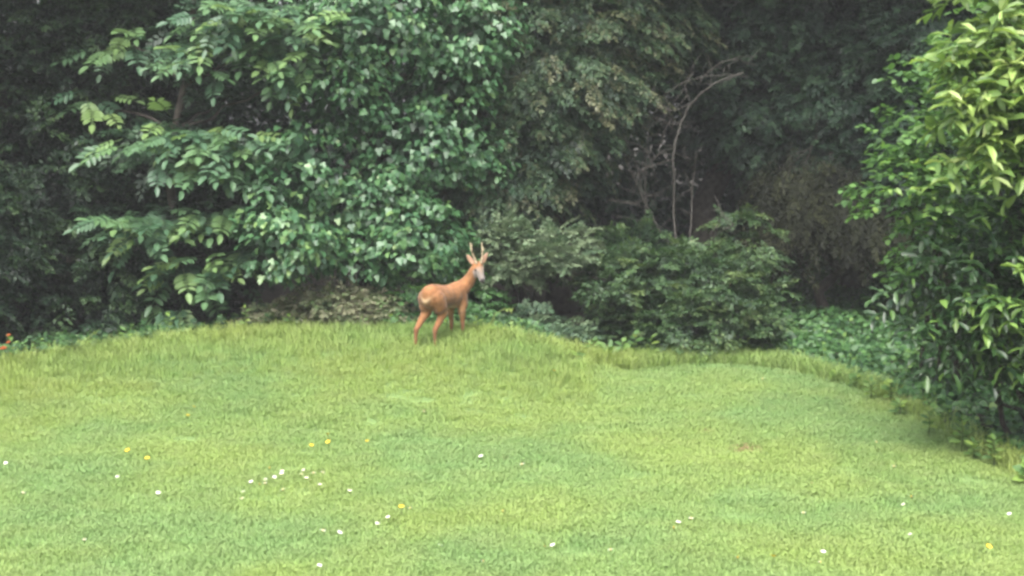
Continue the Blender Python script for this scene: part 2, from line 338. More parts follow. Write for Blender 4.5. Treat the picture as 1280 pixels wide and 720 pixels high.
def gn_scatter(name, sources, P, rz, sc, idx):
    c = bpy.data.collections.new(name + '_tufts')
    for s in sources: c.objects.link(s)
    me = bpy.data.meshes.new(name); me.vertices.add(len(P)); me.vertices.foreach_set('co', np.ascontiguousarray(P, np.float32).ravel())
    for nm, ty, dat in (('rz', 'FLOAT', rz), ('sc', 'FLOAT', sc), ('pick', 'INT', idx)):
        t = me.attributes.new(nm, ty, 'POINT'); t.data.foreach_set('value', np.ascontiguousarray(dat, np.float32 if ty == 'FLOAT' else np.int32))
    o = bpy.data.objects.new(name, me); COL.objects.link(o)
    ng = bpy.data.node_groups.new(name, 'GeometryNodeTree')
    ng.interface.new_socket('Geometry', in_out='INPUT', socket_type='NodeSocketGeometry'); ng.interface.new_socket('Geometry', in_out='OUTPUT', socket_type='NodeSocketGeometry')
    N = ng.nodes; Lk = ng.links; gi = N.new('NodeGroupInput'); go = N.new('NodeGroupOutput')
    mp = N.new('GeometryNodeMeshToPoints'); ip = N.new('GeometryNodeInstanceOnPoints'); ci = N.new('GeometryNodeCollectionInfo')
    ci.inputs['Collection'].default_value = c; ci.inputs['Separate Children'].default_value = True; ci.inputs['Reset Children'].default_value = True
    def na(nm, ty):
        n = N.new('GeometryNodeInputNamedAttribute'); n.data_type = ty; n.inputs['Name'].default_value = nm; return n.outputs['Attribute']
    cx = N.new('ShaderNodeCombineXYZ'); Lk.new(na('rz', 'FLOAT'), cx.inputs['Z'])
    Lk.new(gi.outputs[0], mp.inputs['Mesh']); Lk.new(mp.outputs['Points'], ip.inputs['Points']); Lk.new(ci.outputs[0], ip.inputs['Instance'])
    ip.inputs['Pick Instance'].default_value = True; Lk.new(na('pick', 'INT'), ip.inputs['Instance Index'])
    Lk.new(cx.outputs[0], ip.inputs['Rotation']); Lk.new(na('sc', 'FLOAT'), ip.inputs['Scale'])
    Lk.new(ip.outputs[0], go.inputs[0])
    md = o.modifiers.new('scatter', 'NODES'); md.node_group = ng
    return o
def keep_off_soil(P):
    k = np.ones(len(P), bool)
    for c, w in SOIL_W:
        e = ((P[:, 0] - c[0]) / (w * .8)) ** 2 + ((P[:, 1] - c[1]) / (w * .9)) ** 2
        k &= (e > 1) | (rng.random(len(P)) < .12)
    return k
n = 15000
P = np.stack([rng.uniform(-6.6, 6.6, n), rng.uniform(7.2, 18.4, n), np.zeros(n)], -1)
P = P[(P[:, 1] < edge_y(P[:, 0]) - .02) & (np.abs(P[:, 0]) < P[:, 1] * .36 + 1.6)]; P = P[keep_off_soil(P)]
P[:, 2] = gh(P[:, 0], P[:, 1]) + .009
lawn_src = [blade_patch('lawn_tuft', 130, .13, .022, .055, .0045, .8, M['grass'], 14) for _ in range(6)]
mot = np.sin(P[:, 0] * 2.1 + 1.7 * np.sin(P[:, 1] * 1.3)) * np.sin(P[:, 1] * 1.9 + 1.3 * np.sin(P[:, 0] * 1.7)) + .6 * np.sin(P[:, 0] * 5.3 + P[:, 1] * 2.2) * np.sin(P[:, 1] * 4.1 - P[:, 0])
o = gn_scatter('lawn_grass', lawn_src, P, rng.uniform(0, 6.28, len(P)), rng.uniform(.65, 1.25, len(P)) * (1 + .13 * mot), rng.integers(0, 6, len(P)))
tag(o, 'bright yellow-green mown grass with clover covering the lawn', 'grass', kind='stuff')
# long grass on the crest and along the edge
n = 8200
P = np.stack([rng.uniform(-7.5, 7, n), rng.uniform(0, 1, n) ** 1.7, np.zeros(n)], -1)
depth = np.where(P[:, 0] < .9, 2.3, .55)
P[:, 1] = edge_y(P[:, 0]) + .12 - P[:, 1] * depth
P[:, 2] = gh(P[:, 0], P[:, 1])
dens = rng.random(n) < np.where(P[:, 0] < .9, .85, .45); P = P[dens]; P = P[keep_off_soil(P)]
tall_src = [blade_patch('long_tuft', 46, .10, .06, .20, .0055, .6, M['tallgrass'], 4) for _ in range(6)]
near_edge = np.clip((edge_y(P[:, 0]) - P[:, 1]) / 2.3, 0, 1)
o = gn_scatter('long_grass', tall_src, P, rng.uniform(0, 6.28, len(P)), rng.uniform(.45, 1.5, len(P)) * (1 - .62 * near_edge), rng.integers(0, 6, len(P)))
tag(o, 'longer uncut grass along the crest and back edge of the lawn', 'grass', kind='stuff')

# ------------------------------------------------------------------ woodland mass behind everything
a = Acc(); n = 150000
P = np.stack([rng.uniform(-17, 17, n), 24.5 + 7.5 * rng.random(n), rng.uniform(-.3, 11.5, n)], -1)
P[:, 1] += .8 * np.sin(P[:, 0] * 1.3) + .6 * np.sin(P[:, 2] * 1.9 + P[:, 0]) - .18 * (P[:, 2] - 4)
P[:, 2] += gh(P[:, 0], P[:, 1])
a.leaves(DIAMOND, P, rv(n) - UP * .4, rv(n, .7) + UP * .8 + np.array([0, -.5, 0]), .19 + .14 * rng.random(n), rng.random(n) * .7)
for sx in (-1, 1):
    m_ = 26000; P = np.stack([sx * (9.6 + 3 * rng.random(m_)), rng.uniform(7, 26, m_), rng.uniform(-.1, 7.5, m_)], -1)
    P[:, 0] += .5 * np.sin(P[:, 1] * 1.7) + .4 * np.sin(P[:, 2] * 2.3 + P[:, 1]); P[:, 2] += gh(P[:, 0], P[:, 1])
    a.leaves(DIAMOND, P, rv(m_) - UP * .4, rv(m_, .7) + UP * .8 + np.array([-.5 * sx, 0, 0]), .17 + .12 * rng.random(m_), rng.random(m_) * .8)
o = a.build('woodland', M['back']); tag(o, 'dim mass of woodland foliage filling the far background', 'woodland', kind='stuff')

# ------------------------------------------------------------------ trees
def lobe(px, py, Y, rx, ry, rd):
    s = mpp(Y); return (at(px, py, Y), (rx * s, rd, ry * s))
def tree(name, base, label, cat='tree', group=None):
    t = empty(name, base); tag(t, label, cat, group); return t
def limbs(t, base, r0, top, targets, name='trunk', mat='bark', wob=.08, r1=.35):
    a = Acc(); pts = wander(base - UP * .15, top, 10, wob, 3)
    a.tube(pts, np.linspace(r0, r0 * r1, 10), 10)
    for i, q in enumerate(targets):
        k = min(8, max(2, int(np.argmin(np.abs(pts[:, 2] - (q[2] - .35 * np.linalg.norm(q[:2] - pts[5][:2])))))))
        a.tube(wander(pts[k], q, 8, wob * .7, 20 + i), np.linspace(r0 * .33, r0 * .06, 8), 6)
    return a.build(name, M[mat], t, True)

# 1. dark evergreen on the left
lob = [lobe(-40, 80, 20.0, 90, 120, .9), lobe(60, 60, 20.4, 110, 110, .9), lobe(40, 250, 19.2, 100, 110, .8), lobe(-60, 330, 18.2, 100, 120, .8),
       lobe(60, 370, 18.6, 120, 85, .7), lobe(170, 350, 19.2, 85, 90, .6), lobe(130, 130, 20.6, 90, 130, .7), lobe(250, 330, 19.8, 90, 100, .6), lobe(200, 60, 21, 130, 110, .7),
       lobe(30, -140, 21, 190, 150, 1.6), lobe(200, -200, 21.5, 160, 150, 1.5)]
shade_lobes = [((-8.0, 18.2, 6.6), (2.0, 1.9, 1.2)), ((-9.3, 17.0, 4.6), (1.3, 2.2, 1.8)), ((-9.0, 15.8, 2.6), (1.5, 1.7, 1.9)), ((-5.2, 19.4, 6.8), (1.6, 1.7, 1.1))]  # unseen outer foliage, added to block side and top light on the left
b = gpt(-7.0, 20.6); t = tree('dark_evergreen_tree', b, 'dark evergreen tree filling the shadowed left side down to the lawn edge')
limbs(t, b, .2, np.array([-7.4, 19.6, 7.6]), [np.array(c) for c, r in lob + shade_lobes])
a = Acc(); P, Nn = clumps(lob, 9, .26, 4)
D = Nn * [1, 1, .25] + UP * -.12 + rv(len(P), .3)
plates(a, DIAMOND, P, D, UP + Nn * .5, .26 + .16 * rng.random(len(P)), 7, 6, .072, rng.random(len(P)) * .9, droop=.3)
P = fill(lob, 260); a.leaves(DIAMOND, P, rv(len(P)), UP + rv(len(P), .5), .13, rng.random(len(P)) * .3)
P = fill(shade_lobes, 330, 1.0); a.leaves(DIAMOND, P, rv(len(P)), UP + rv(len(P), .5), .17, rng.random(len(P)) * .6)
f1 = a.build('crown', M['dark'], t); f1['kind'] = 'stuff'

# 2. tree with compound leaves
b = on_ground(176, 418); b = gpt(b[0], 18.6); t = tree('compound_leaf_tree', b, 'broadleaf tree with pale compound leaves hanging in fans beside the ivy')
Bo = [(215, 180, 18.0, 95, 30, 46), (290, 200, 17.9, 70, 34, 34), (180, 282, 17.9, 52, 24, 30), (262, 268, 18.1, 50, 20, 18), (245, 340, 18.0, 62, 24, 26), (300, 318, 18.1, 40, 18, 10), (205, 395, 18.2, 50, 18, 8),
      (300, 25, 18.0, 75, 40, 46), (350, 60, 18.0, 60, 40, 26), (250, 70, 18.3, 40, 36, 18), (165, 55, 19.1, 50, 30, 14), (115, 125, 19.2, 36, 20, 9), (370, 95, 18.0, 30, 30, 10), (430, 20, 18.1, 50, 28, 14), (290, 120, 18.6, 60, 30, 16)]
limbs(t, b, .085, at(250, -60, 18.8), [at(x, y, Y + .35) for x, y, Y, *_ in Bo], wob=.05)
def compound_leaf(seed):
    a = Acc(); r = np.random.default_rng(seed)
    L = 1.0; npair = 4 if seed % 3 else 5
    ax = lambda u: np.array([u * L, 0, -.22 * u * u])
    a.tube([ax(0), ax(.5), ax(.95)], [.012, .009, .006], 3)
    for i in range(npair):
        u = .3 + .6 * i / npair
        for s in (-1, 1):
            a.leaves(DIAMOND if False else OVAL, ax(u)[None], np.array([[.45, s * 1.0, -.16 + r.normal(0, .08)]]), np.array([[.1, 0, 1.]]), np.array([.36 - .04 * abs(i - 1.5)]), np.array([.5]))
    a.leaves(OVAL, ax(.93)[None], np.array([[1., 0, -.3]]), np.array([[.2, 0, 1.]]), np.array([.36]), np.array([.5]))
    return a.mesh('leaf')
CL = [compound_leaf(i) for i in range(5)]
for me in CL: me.materials.append(M['pinnate'])
def orient(P, X, Nv, S):
    X = Vector(X).normalized(); Y = Vector(Nv).cross(X).normalized(); Z = X.cross(Y)
    m_ = Matrix((X, Y, Z)).transposed().to_4x4()
    return Matrix.Translation(Vector(P)) @ m_ @ Matrix.Scale(S, 4)
def place(me, parent, P, X, Nv, S, name='leaf'):
    o = bpy.data.objects.new(name, me); COL.objects.link(o); o.parent = parent
    inv = Matrix.Translation(-Vector(parent.location))
    o.matrix_local = inv @ orient(P, X, Nv, S); return o
made = 0
for (x, y, Y, rx, ry, cnt) in Bo:
    for k in range(cnt):
        if made >= 300: break
        u = rng.normal(0, .42, 2); p = at(x + u[0] * rx, y + u[1] * ry, Y + rng.uniform(-.35, .35))
        d = np.array([u[0] * .9 + rng.normal(0, .4), -.9 + rng.normal(0, .3), -.15 - u[1] * .3 + rng.normal(0, .2)])
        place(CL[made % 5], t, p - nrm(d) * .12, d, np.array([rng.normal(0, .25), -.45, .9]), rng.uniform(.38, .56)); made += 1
a = Acc(); q = 0
for (x, y, Y, rx, ry, cnt) in Bo:
    m = cnt * 3; u = rng.normal(0, .5, (m, 2))
    P = np.array([at(x + i * rx, y + j * ry, Y + .35 + rng.uniform(0, .7)) for i, j in u])
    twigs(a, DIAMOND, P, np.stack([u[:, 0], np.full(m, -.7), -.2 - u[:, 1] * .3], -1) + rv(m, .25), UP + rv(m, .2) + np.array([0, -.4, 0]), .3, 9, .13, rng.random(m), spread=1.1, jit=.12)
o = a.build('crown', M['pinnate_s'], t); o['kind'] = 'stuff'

# 3. ivy-clad tree
lob = [lobe(470, 30, 18.9, 80, 60, .7), lobe(560, 90, 18.9, 68, 75, .7), lobe(430, 110, 18.8, 60, 60, .6), lobe(520, 185, 18.6, 85, 60, .6), lobe(385, 205, 18.4, 65, 45, .5),
       lobe(460, 245, 18.3, 75, 50, .55), lobe(365, 300, 18.1, 60, 55, .5), lobe(440, 320, 18.1, 80, 48, .5), lobe(520, 300, 18.3, 60, 55, .5), lobe(590, 200, 18.9, 36, 62, .4), lobe(335, 265, 18.4, 30, 50, .4), lobe(560, 345, 18.7, 45, 40, .4),
       lobe(600, 40, 19.2, 40, 60, .5), lobe(480, -90, 19.3, 130, 90, 1.1)]
lob = [(np.array(c) + [0, (.22 if i % 2 else -.22), 0], np.array(r) * [.84, 1, .80]) for i, (c, r) in enumerate(lob)]
b = gpt(-1.9, 19.0); t = tree('ivy_clad_tree', b, 'tree wrapped in glossy bright green ivy directly behind the deer')
limbs(t, b, .22, at(490, -160, 19.4), [c for c, r in lob])
a = Acc(); P, Nn = clumps(lob, 9.5, .24, 26)
hang = -UP * .8 + Nn * [.9, .9, .2]
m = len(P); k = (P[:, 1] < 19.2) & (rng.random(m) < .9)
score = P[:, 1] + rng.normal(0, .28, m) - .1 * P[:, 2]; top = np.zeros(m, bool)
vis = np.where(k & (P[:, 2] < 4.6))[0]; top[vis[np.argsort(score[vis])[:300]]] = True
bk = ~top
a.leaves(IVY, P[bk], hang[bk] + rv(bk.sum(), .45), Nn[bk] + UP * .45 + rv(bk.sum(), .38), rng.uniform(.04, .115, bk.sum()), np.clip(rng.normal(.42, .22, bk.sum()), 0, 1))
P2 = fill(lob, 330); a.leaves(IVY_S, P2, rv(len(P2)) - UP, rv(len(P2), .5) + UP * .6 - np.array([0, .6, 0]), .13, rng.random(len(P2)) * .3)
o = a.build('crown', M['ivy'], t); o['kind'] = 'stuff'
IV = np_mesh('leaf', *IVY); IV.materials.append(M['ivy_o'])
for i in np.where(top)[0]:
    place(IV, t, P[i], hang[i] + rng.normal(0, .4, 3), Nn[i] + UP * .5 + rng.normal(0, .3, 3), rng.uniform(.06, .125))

# 4. yew in the middle
lob = [lobe(640, 40, 20.4, 75, 60, .8), lobe(720, 30, 20.4, 80, 55, .8), lobe(685, 105, 20.0, 80, 46, .8), lobe(752, 108, 20.0, 44, 28, .5), lobe(655, 175, 19.8, 52, 50, .6), lobe(705, 175, 19.9, 46, 34, .5),
       lobe(610, 240, 19.6, 50, 45, .5), lobe(665, 225, 20.0, 26, 22, .4), lobe(640, 110, 20.4, 60, 60, .8), lobe(800, 30, 20.9, 50, 45, .6), lobe(690, -110, 21, 170, 110, 1.5), lobe(580, 300, 19.6, 40, 50, .4)]
b = gpt(.7, 21.2); t = tree('yew_tree', b, 'yew tree with feathery olive green boughs reaching down between ivy and bare branches')
limbs(t, b, .2, at(700, -160, 21.2), [c for c, r in lob])
a = Acc(); P, Nn = clumps(lob, 10, .26, 4)
D = Nn * [1, .9, .1] + np.array([.12, -.3, -.34]) + rv(len(P), .3)
plates(a, NEEDLE, P, D, UP + Nn * .6, .3 + .2 * rng.random(len(P)), 8, 8, .078, np.clip(rng.normal(.45, .25, len(P)), 0, 1), droop=.4, jit=.2)
P = fill(lob, 330); a.leaves(DIAMOND, P, rv(len(P)), UP + rv(len(P), .5), .12, rng.random(len(P)) * .3)
o = a.build('crown', M['yew'], t); o['kind'] = 'stuff'

# 5. shaded trees at the back right
def shaded_tree(name, base, r0, top, lob, label, mat, leaf, dens, size, nt_, nl, ls, drp=.3, shade_lobes=()):
    t = tree(name, base, label); limbs(t, base, r0, top, [c for c, r in lob])
    a = Acc(); P, Nn = clumps(lob, dens, .28, 4)
    D = Nn * [1, .9, .15] - UP * drp + rv(len(P), .3)
    plates(a, leaf, P, D, UP + Nn * .6, size * (.7 + .6 * rng.random(len(P))), nt_, nl, ls, rng.random(len(P)) * .8, droop=drp)
    P = fill(lob, 150); a.leaves(DIAMOND, P, rv(len(P)), UP + rv(len(P), .5), .15, rng.random(len(P)) * .3)
    if shade_lobes: P = fill(shade_lobes, 300, 1.0); a.leaves(DIAMOND, P, rv(len(P)), UP + rv(len(P), .5), .18, rng.random(len(P)) * .6)
    o = a.build('crown', M[mat], t); o['kind'] = 'stuff'; return t
lob = [lobe(900, 40, 22.5, 80, 60, .8), lobe(960, 20, 22.5, 80, 60, .8), lobe(950, 110, 22.3, 70, 60, .8), lobe(920, 150, 22.4, 45, 36, .5), lobe(985, 170, 22.5, 60, 50, .7), lobe(940, -100, 23, 170, 110, 1.5), lobe(830, 60, 23.5, 60, 70, .7)]
shaded_tree('shaded_tree', gpt(3.1, 22.9), .26, at(915, -160, 23), lob, 'shaded tree with thick dark trunk rising behind the bare branches', 'back', DIAMOND, 7, .36, 7, 6, .10, shade_lobes=[((3.2, 20.9, 6.7), (2.0, 2.0, 1.1)), ((1.5, 21.2, 7.0), (1.6, 1.6, 1.1))])  # last argument: unseen canopy added forward to darken the hollow below
lob = [lobe(1060, 30, 22.0, 80, 55, .8), lobe(1090, 110, 21.6, 70, 60, .8), lobe(1030, 130, 22.0, 60, 55, .7), lobe(1070, 190, 21.6, 60, 40, .6), lobe(1150, 60, 21.4, 60, 70, .8), lobe(1180, 190, 20.5, 60, 90, .8), lobe(1090, -100, 22.5, 170, 110, 1.5), lobe(1220, 40, 20.5, 80, 100, .8)]
shaded_tree('shaded_tree', gpt(5.4, 22.4), .2, at(1080, -160, 22.6), lob, 'dusky green tree in deep shade behind the bright shrub on the right', 'back', DIAMOND, 7, .36, 7, 6, .10, shade_lobes=[((6.3, 19.6, 6.6), (2.0, 2.1, 1.2)), ((8.3, 17.5, 5.0), (1.5, 2.2, 2.0))])  # its forward overhead lobes are out of view, added for shade
lob = [lobe(1015, 225, 20.9, 40, 32, .5), lobe(1060, 250, 20.7, 45, 36, .5), lobe(990, 265, 20.8, 26, 32, .4), lobe(1100, 265, 20.4, 40, 36, .5)]
shaded_tree('drooping_conifer', gpt(4.6, 20.8), .1, at(1040, 190, 20.8), lob, 'brownish olive conifer with drooping branches above the ground ivy', 'olive', NEEDLE, 12, .40, 8, 6, .09, .6)

# 6. low bushes in the centre
def bush(name, base, lob, label, mat, leaf, dens, clr, size, nt_, nl, ls, drp=.1, lift=.0, fillm=330, tone=(.45, .2), stems=5):
    t = tree(name, base, label, 'bush'); a = Acc()
    for i in range(stems):
        c, r = lob[i % len(lob)]
        a.tube(wander(base + np.array([rng.uniform(-.15, .15), rng.uniform(-.1, .1), -.05]), c, 7, .06, 50 + i), np.linspace(.03, .008, 7), 5)
    a.build('stem', M['bark'], t, True)
    a = Acc(); P, Nn = clumps(lob, dens, clr, 4)
    D = Nn * [1, 1, .2] + UP * (lift - drp) + rv(len(P), .28)
    plates(a, leaf, P, D, UP + Nn * .5, size * (.7 + .6 * rng.random(len(P))), nt_, nl, ls, np.clip(rng.normal(*tone, len(P)), 0, 1), droop=drp)
    if fillm:
        P = fill(lob, fillm); a.leaves(DIAMOND, P, rv(len(P)), UP + rv(len(P), .5), .10, rng.random(len(P)) * .25)
    o = a.build('foliage', M[mat], t); o['kind'] = 'stuff'; return t
bush('juniper_bush', gpt(.15, 19.2), [lobe(640, 290, 18.7, 34, 7, .3), lobe(690, 316, 18.4, 34, 6, .3), lobe(612, 312, 18.7, 18, 10, .25), lobe(648, 332, 18.5, 26, 5, .25), lobe(700, 298, 18.8, 20, 6, .25)],
     'grey-green bush with flat layered sprays just right of the deer head', 'juniper', NEEDLE, 34, .08, .24, 8, 6, .08, .06, fillm=0, tone=(.75, .2))
bush('yew_bush', gpt(1.5, 19.0), [lobe(765, 318, 18.9, 30, 10, .35), lobe(815, 305, 19.1, 34, 10, .35), lobe(845, 338, 18.5, 40, 16, .4), lobe(770, 352, 18.4, 36, 14, .4), lobe(800, 375, 18.7, 44, 18, .4), lobe(880, 332, 18.9, 24, 12, .3), lobe(830, 395, 18.2, 40, 18, .35), lobe(775, 415, 18.5, 36, 18, .35)],
     'loose dark green bush with layered sprays in front of the bare branches', 'shrub', DIAMOND, 20, .15, .26, 8, 6, .07, .12, fillm=220, tone=(.36, .24))
bush('yew_bush', gpt(2.6, 18.6), [lobe(885, 365, 18.2, 36, 26, .35), lobe(905, 405, 18.1, 32, 28, .35), lobe(855, 410, 18.0, 40, 28, .35), lobe(935, 372, 18.8, 26, 16, .25), lobe(928, 300, 19.6, 24, 26, .3)],
     'lighter feathery bush between the dark rounded bush and the ground ivy', 'shrub', NEEDLE, 18, .17, .28, 8, 6, .085, .2, fillm=250, tone=(.46, .2))
bush('juniper_sprig', gpt(.45, 17.95), [lobe(675, 408, 17.9, 38, 11, .22), lobe(640, 418, 17.9, 22, 8, .2)],
     'low spreading grey-green spray lying on the grass right of the deer', 'juniper', NEEDLE, 36, .10, .24, 7, 6, .075, .15, fillm=0, stems=3, tone=(.4, .15))
bush('bramble_bush', gpt(-2.0, 18.5), [lobe(425, 385, 17.95, 48, 20, .28), lobe(385, 398, 17.9, 30, 16, .22), lobe(465, 393, 17.95, 34, 20, .25), lobe(340, 404, 17.95, 24, 12, .2)],
     'withered grey-brown bramble under the ivy left of the deer', 'dry', OVAL, 70, .14, .17, 4, 4, .08, .2, fillm=0, stems=4)
bush('elder_bush', gpt(-.95, 18.3), [lobe(545, 320, 18.3, 36, 30, .3), lobe(520, 385, 18.0, 30, 26, .3), lobe(590, 385, 18.3, 30, 26, .3), lobe(560, 400, 18.3, 40, 22, .3), lobe(500, 410, 17.95, 30, 16, .2), lobe(606, 355, 18.6, 12, 14, .2)],
     'leafy mid-green bush immediately behind the deer body', 'elder', OVAL, 20, .16, .2, 4, 5, .075, .2, fillm=200, tone=(.4, .2))

# 7. bare branches
b = on_ground(840, 300); b = gpt(2.2, 19.3); t = tree('bare_sapling', b, 'bare grey sapling with thin crooked branches in the dark gap', 'sapling')
def branch(pts, Y, r0, r1, parent, seed):
    a = Acc(); P = np.array([at(x, y, Y + .12 * math.sin(i * 2 + seed)) for i, (x, y) in enumerate(pts)])
    tt = np.linspace(0, len(P) - 1, len(P) * 4); Q = np.stack([np.interp(tt, np.arange(len(P)), P[:, k]) for k in range(3)], -1)
    for _ in range(3): Q[1:-1] = (Q[:-2] + Q[1:-1] * 2 + Q[2:]) / 4
    Q += np.random.default_rng(seed).normal(0, .006, Q.shape)
    a.tube(Q, np.linspace(r0, r1, len(Q)), 6)
    rr = np.random.default_rng(seed + 500)
    for k in rr.choice(np.arange(2, len(Q) - 1), min(5, len(Q) // 3), replace=False):
        d = nrm(np.array([rr.normal(0, 1), rr.normal(0, .5), rr.normal(.1, .8)])) * rr.uniform(.15, .5)
        m_ = Q[k] + d * .5 + rr.normal(0, .03, 3); a.tube([Q[k], m_, Q[k] + d - UP * .04], [.0045, .0035, .002], 4)
    return a.build('branch', M['twig'], parent, True)
BR = [([(845, 330), (843, 255), (841, 200), (846, 165), (862, 130), (890, 105), (930, 90)], .022, .012), ([(841, 200), (820, 205), (800, 215), (785, 225)], .011, .004), ([(846, 165), (830, 150), (820, 145), (800, 160)], .009, .003),
      ([(862, 130), (840, 140), (815, 130), (800, 140), (770, 150)], .009, .003), ([(808, 320), (806, 255), (808, 190), (812, 140)], .010, .004), ([(830, 300), (803, 245), (785, 205), (772, 165)], .012, .005), ([(803, 245), (798, 210), (785, 180), (774, 168)], .008, .004),
      ([(803, 215), (825, 190), (841, 185)], .010, .006), ([(880, 95), (900, 78), (920, 74), (945, 82)], .011, .006), ([(830, 118), (860, 100), (905, 92), (935, 96)], .010, .005), ([(865, 135), (855, 105), (868, 90)], .007, .003),
      ([(862, 325), (864, 270), (868, 210), (870, 190)], .014, .009), ([(826, 140), (850, 155), (864, 158)], .006, .003), ([(775, 235), (800, 242), (830, 245)], .006, .003), ([(885, 312), (895, 290), (903, 265), (893, 245)], .010, .004), ([(903, 265), (915, 280), (920, 290)], .006, .003),
      ([(760, 250), (790, 255), (815, 250)], .006, .003), ([(770, 270), (800, 275), (825, 290), (845, 305)], .007, .003)]
for i, (pts, r0, r1) in enumerate(BR): branch(pts, 19.25, r0 * .72, r1 * .75, t, i)
b2 = gpt(4.1, 21.0); t = tree('bent_sapling', b2, 'thin pale dead sapling bent over before the dark trees right of centre', 'sapling')
branch([(962, 375), (970, 310), (985, 262), (1000, 225), (1012, 190), (1022, 168), (1020, 145)], 20.9, .016, .007, t, 77); branch([(965, 225), (990, 205), (1015, 182)], 20.9, .008, .004, t, 78)

# ------------------------------------------------------------------ right-hand bushes (nearer the camera)
def leafy_bush(name, base, lob, label, tmpl, mat_o, mat_s, size, dens, clr, cat='bush', per=5, nl=6, L=.22, droop=.25, hide=None, toward=.5, stem_r=.03, ntop=300, yb=None):
    t = tree(name, base, label, cat); a = Acc()
    for i, (c, r) in enumerate(lob):
        a.tube(wander(base + np.array([rng.uniform(-.2, .2), rng.uniform(-.2, .2), -.05]), np.array(c), 8, .07, 70 + i), np.linspace(stem_r, .008, 8), 6)
    a.build('stem', M['bark'], t, True)
    P, Nn = clumps(lob, dens, clr, per); m = len(P)
    D = nrm(Nn * [1, 1, .4] + np.array([0, -.25, .1]) + rv(m, .3)); No = nrm(UP + Nn * .5 + rv(m, .25)); S = nrm(np.cross(No, D))
    LP, LX, LN = [], [], []
    for k in range(nl):
        tt = (k + .8) / nl; ang = k * 2.4
        LP.append(P + D * L * tt - UP * droop * L * tt * tt)
        LX.append(D * (.35 + .5 * tt) + S * math.cos(ang) + No * math.sin(ang) * .35 - UP * droop + rv(m, .2)); LN.append(No * .8 + UP * .35 + D * -.1 + rv(m, .25))
    LP = np.vstack(LP); LX = np.vstack(LX); LN = np.vstack(LN); q = len(LP)
    px = 640 + LP[:, 0] / LP[:, 1] * FPX
    inview = (px < 1300)
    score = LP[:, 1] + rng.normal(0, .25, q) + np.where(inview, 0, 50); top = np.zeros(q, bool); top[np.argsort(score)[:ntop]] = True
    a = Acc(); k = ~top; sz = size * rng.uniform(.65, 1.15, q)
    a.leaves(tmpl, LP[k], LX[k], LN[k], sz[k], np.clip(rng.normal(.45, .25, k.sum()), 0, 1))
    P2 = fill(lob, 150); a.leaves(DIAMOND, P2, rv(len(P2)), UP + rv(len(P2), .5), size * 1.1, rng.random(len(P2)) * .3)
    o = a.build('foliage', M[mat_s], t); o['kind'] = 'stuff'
    mes = []
    for q_ in range(6):
        tv, tf = tmpl; v_ = tv.copy(); v_[:, 1] *= (.75, 1, 1.2, .9, 1.1, .85)[q_]; v_[:, 2] += (-.25, .08, -.12, -.35, .0, -.05)[q_] * v_[:, 0] ** 2 + np.abs(v_[:, 1]) * (.3, .1, .5, .0, .35, -.2)[q_]; v_[:, 1] += (.06, -.08, 0, .1, -.04, 0)[q_] * v_[:, 0] ** 2
        me = np_mesh('leaf', v_, tf); me.materials.append(M[mat_o]); mes.append(me)
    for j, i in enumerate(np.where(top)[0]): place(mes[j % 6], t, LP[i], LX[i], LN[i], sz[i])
    return t
leafy_bush('fresh_green_shrub', gpt(4.75, 15.6), [lobe(1171, 110, 14.6, 38, 45, .4), lobe(1161, 180, 14.4, 45, 45, .4), lobe(1138, 245, 14.2, 42, 38, .4), lobe(1191, 245, 14.2, 50, 50, .4), lobe(1216, 150, 15.2, 50, 70, .5), lobe(1191, 320, 15.2, 50, 40, .4), lobe(1226, 60, 15.6, 40, 50, .4)],
           'fresh green shrub with small rounded leaves above the laurel on the right', ROUND, 'bright', 'bright_s', .095, 12, .17)
leafy_bush('chestnut_tree', gpt(5.3, 12.9), [lobe(1250, 30, 12.3, 50, 45, .4), lobe(1235, 95, 12.1, 42, 36, .35), lobe(1270, 130, 12.0, 60, 45, .4), lobe(1240, 170, 12.0, 45, 34, .3), lobe(1290, 190, 11.9, 50, 40, .35), lobe(1330, 80, 12.3, 70, 90, .6), lobe(1370, -40, 12.6, 80, 60, .6)],
           'yellow-green tree with long pale leaves overhanging the top right corner', LONG, 'pale', 'pale_s', .20, 9, .16, 'tree', stem_r=.06)
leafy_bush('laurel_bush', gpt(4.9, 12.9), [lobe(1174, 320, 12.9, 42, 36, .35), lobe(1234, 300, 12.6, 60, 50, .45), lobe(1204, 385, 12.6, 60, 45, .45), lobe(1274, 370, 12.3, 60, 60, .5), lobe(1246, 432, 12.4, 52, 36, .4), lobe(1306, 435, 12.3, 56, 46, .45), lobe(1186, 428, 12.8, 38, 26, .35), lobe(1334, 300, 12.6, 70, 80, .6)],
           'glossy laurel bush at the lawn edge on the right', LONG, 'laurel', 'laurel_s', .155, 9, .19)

# ------------------------------------------------------------------ ground cover (uncountable)
a = Acc(); n = 84000
x = rng.uniform(1.7, 10, n); y = rng.uniform(9.5, 25.5, n)
k = (y > edge_y(x) + .05 - np.where(x > 2.6, .5 * rng.random(n) ** 1.6, 0)) & (x < .38 * y + 3.6) & (rng.random(n) < np.where(y < 16.5, .75, 1)); x = x[k]; y = y[k]; n = len(x)
hgt = .05 + .22 * rng.random(n) * (.6 + .4 * np.sin(x * 3.1) * np.sin(y * 2.3)) * sstep(0, .6, y - edge_y(x))
P = np.stack([x, y, gh(x, y) + hgt], -1)
a.leaves(ROUND, P, rv(n) * [1, 1, .4] - np.array([0, .5, 0]), UP + rv(n, .4) + np.array([0, -.3, 0]), rng.uniform(.05, .11, n), np.clip(rng.normal(.4, .25, n), 0, 1))
o = a.build('ground_ivy', M['cover']); tag(o, 'dark ground ivy carpeting the shade behind the right side of the lawn', 'ground cover', kind='stuff')
a = Acc(); n = 15000
